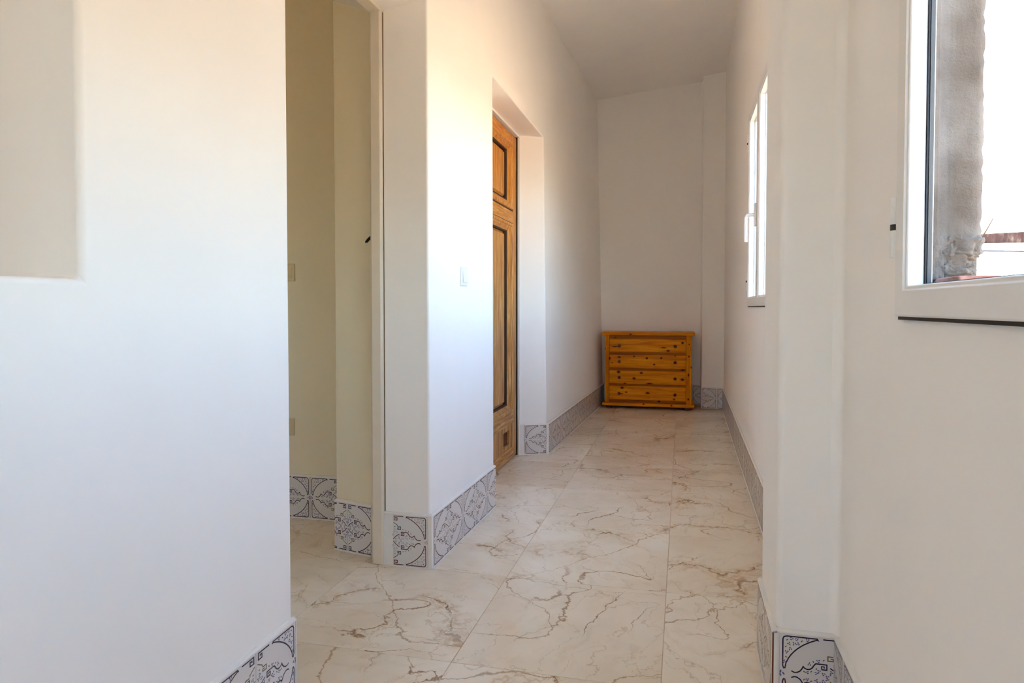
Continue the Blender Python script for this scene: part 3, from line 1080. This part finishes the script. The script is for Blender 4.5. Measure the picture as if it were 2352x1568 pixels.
# ------------------------------------------------------------------ pine chest of drawers
YF = 6.785
chest = tag(empty('chest_of_drawers', (0, 0, 0)), 'knotty orange pine chest with four drawers at the corridor end', 'chest of drawers')
cx_, cy_ = -0.325, 6.96
chest.location = (cx_, cy_, 0)


def cpart(name, bm_, mat, bevel=0.003, parent=None, seg=2):
    o = obj(name, bm_, mat, None, bevel=bevel, seg=seg)
    if parent is None:
        local(o, chest)
    else:
        o.parent = parent
    return o


BX0, BX1, YB = -0.741, 0.091, 7.135
bm = NB(); box(bm, BX0 + 0.03, BX1 - 0.03, YF + 0.012, YB, 0.056, 0.722); cpart('carcass', bm, 'pine_shaded', 0.002)
for s, (a, b) in enumerate(((BX0, -0.700), (0.041, BX1))):
    bm = NB()      # fluted corner posts
    n = 9
    prof = []
    for i in range(n):
        x = a + (b - a) * i / (n - 1)
        prof.append((x, YF + (0.0045 if i in (3, 5) else 0.0)))
    prism(bm, prof + [(b, YB), (a, YB)], 0.056, 0.724)
    cpart('corner_post', bm, 'pine_upright', 0.0012)
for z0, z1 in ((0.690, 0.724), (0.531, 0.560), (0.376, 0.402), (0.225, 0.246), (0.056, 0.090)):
    bm = NB(); box(bm, -0.702, 0.043, YF + 0.010, YF + 0.03, z0 - 0.004, z1 + 0.003); cpart('rail', bm, 'pine_shaded', 0.0015)
for z0, z1, kz in ((0.560, 0.688, 0.620), (0.402, 0.532, 0.466), (0.247, 0.376, 0.309), (0.091, 0.224, 0.152)):
    bm = NB()
    box(bm, -0.697, 0.038, YF - 0.010, YF + 0.02, z0, z1)
    dr = cpart('drawer', bm, 'pine', 0.006, seg=3)
    for kx in (-0.598, -0.063):
        bm = NB()
        m4 = Matrix.Translation((kx, YF - 0.010, kz)) @ Matrix.Rotation(R(90), 4, 'X')
        lathe(bm, [(0.010, -0.001), (0.0065, 0.004), (0.0065, 0.009), (0.0125, 0.014), (0.0158, 0.020), (0.0150, 0.026), (0.0105, 0.0305), (0.004, 0.032)], m4, 20)
        obj('knob', bm, 'dark_foot', dr, smooth=True)
bm = NB()
box(bm, -0.774, 0.121, YF - 0.030, YB + 0.004, 0.725, 0.756)
cpart('chest_top', bm, 'pine', 0.008, seg=3)
bm = NB()
box(bm, -0.768, 0.121, YF - 0.026, YB, 0.028, 0.058)
cpart('plinth', bm, 'pine', 0.008, seg=3)
for fx, fy in ((-0.70, YF + 0.04), (0.05, YF + 0.04), (-0.70, YB - 0.06), (0.05, YB - 0.06)):
    bm = NB()
    lathe(bm, [(0.028, 0.0), (0.036, 0.008), (0.036, 0.020), (0.030, 0.029)], Matrix.Translation((fx, fy, 0)), 20)
    o = obj('foot', bm, 'dark_foot', None, smooth=True); local(o, chest)


# ------------------------------------------------------------------ switches
def wall_plate(name, origin, rot, label, cat, rocker=True, w=0.082, h=0.082, mat='switch_plastic'):
    root = tag(empty(name, origin), label, cat)
    root.rotation_euler = (0, 0, rot)
    bm_ = NB()      # local: x along wall, -y into the room
    box(bm_, -w / 2, w / 2, -0.009, 0.001, -h / 2, h / 2)
    obj('face_plate', bm_, mat, root, bevel=0.003, seg=3)
    bm_ = NB()
    if rocker:
        a = 0.026
        vv = [bm_.verts.new(p) for p in ((-a, -0.007, -a), (a, -0.007, -a), (a, -0.007, a), (-a, -0.007, a))]
        v2 = [bm_.verts.new(p) for p in ((-a, -0.0165, -a), (a, -0.0165, -a), (a, -0.0098, a), (-a, -0.0098, a))]
        bm_.faces.new(vv); bm_.faces.new(v2[::-1])
        for s in range(4):
            bm_.faces.new((vv[s], v2[s], v2[(s + 1) % 4], vv[(s + 1) % 4]))
        obj('rocker', bm_, mat, root, bevel=0.0012)
    else:
        lathe(bm_, [(0.022, 0.007), (0.022, 0.0115), (0.019, 0.0115), (0.018, 0.008)], Matrix.Rotation(R(90), 4, 'X'), 28)
        ins = obj('socket_ring', bm_, mat, root)
        for sx in (-0.0095, 0.0095):
            bm_ = NB()
            lathe(bm_, [(0.0025, 0.0080), (0.0025, 0.0095)], Matrix.Translation((sx, 0, 0)) @ Matrix.Rotation(R(90), 4, 'X'), 12)
            obj('contact_hole', bm_, 'black_rubber', ins)
    return root


wall_plate('light_switch', (-0.9245 - 0.002, 2.832, 1.133), math.atan2(0.848, 0.017), 'white rocker light switch on the wall beside the wooden door', 'light switch')
wall_plate('light_switch', (-1.814, 2.885, 1.163), 0.0, 'cream light switch half hidden behind the left wall edge', 'light switch', mat='cream_plastic')
wall_plate('wall_socket', (-1.824, 2.885, 0.431), 0.0, 'cream wall socket low in the side room', 'wall socket', rocker=False, mat='cream_plastic')

# ------------------------------------------------------------------ outside
bm = NB()
box(bm, -60, 60, -60, 60, -0.5, -0.3)
tag(obj('ground', bm, 'dry_ground'), 'sunlit dry ground outside the windows', 'ground', 'structure')
bm = NB()      # rusted angle beam beyond the near window
y0, z0, y1, z1 = 6.20, 1.5115, 2.60, 1.216
for (xa, xb, da, db) in ((1.58, 1.60, 0.0, 0.048), (1.58, 1.66, -0.004, 0.002)):
    a = [bm.verts.new(p) for p in ((xa, y0, z0 + da), (xb, y0, z0 + da), (xb, y0, z0 + db), (xa, y0, z0 + db))]
    b = [bm.verts.new(p) for p in ((xa, y1, z1 + da), (xb, y1, z1 + da), (xb, y1, z1 + db), (xa, y1, z1 + db))]
    for s in range(4):
        bm.faces.new((a[s], a[(s + 1) % 4], b[(s + 1) % 4], b[s]))
    bm.faces.new(a[::-1]); bm.faces.new(b)
beam = tag(obj('rusted_beam', bm, 'rusted_steel'), 'rusted steel beam seen through the near window', 'beam')
for py, pz in ((6.1, 1.50), (2.64, 1.22)):
    bm = NB()
    box(bm, 1.585, 1.655, py - 0.03, py + 0.03, -0.3, pz)
    obj('post', bm, 'rusted_steel', beam)
bm = NB()
tube(bm, [(1.5, 5.90, 1.4497), (1.5, 4.075, 1.296), (1.5, 3.569, 1.253), (1.5, 2.42, 1.156)], 0.0034, 6)
for py, pz in ((5.90, 1.4497), (2.42, 1.156)):
    tube(bm, [(1.5, py, pz), (1.5, py, -0.3)], 0.006, 6)
tag(obj('wire_line', bm, 'wire_black'), 'thin dark wire strung below the rusted beam', 'wire')
bm = NB()
tube(bm, [(1.572, 4.36, -0.3), (1.572, 4.34, 0.8), (1.572, 4.30, 1.29), (1.572, 4.265, 1.345), (1.572, 4.20, 1.385), (1.572, 4.135, 1.425), (1.572, 4.075, 1.468)], 0.008, 6, 0.3)
tag(obj('dry_twig', bm, 'dry_twig', smooth=True), 'thin dry twig curving up in front of the rusted beam', 'twig')
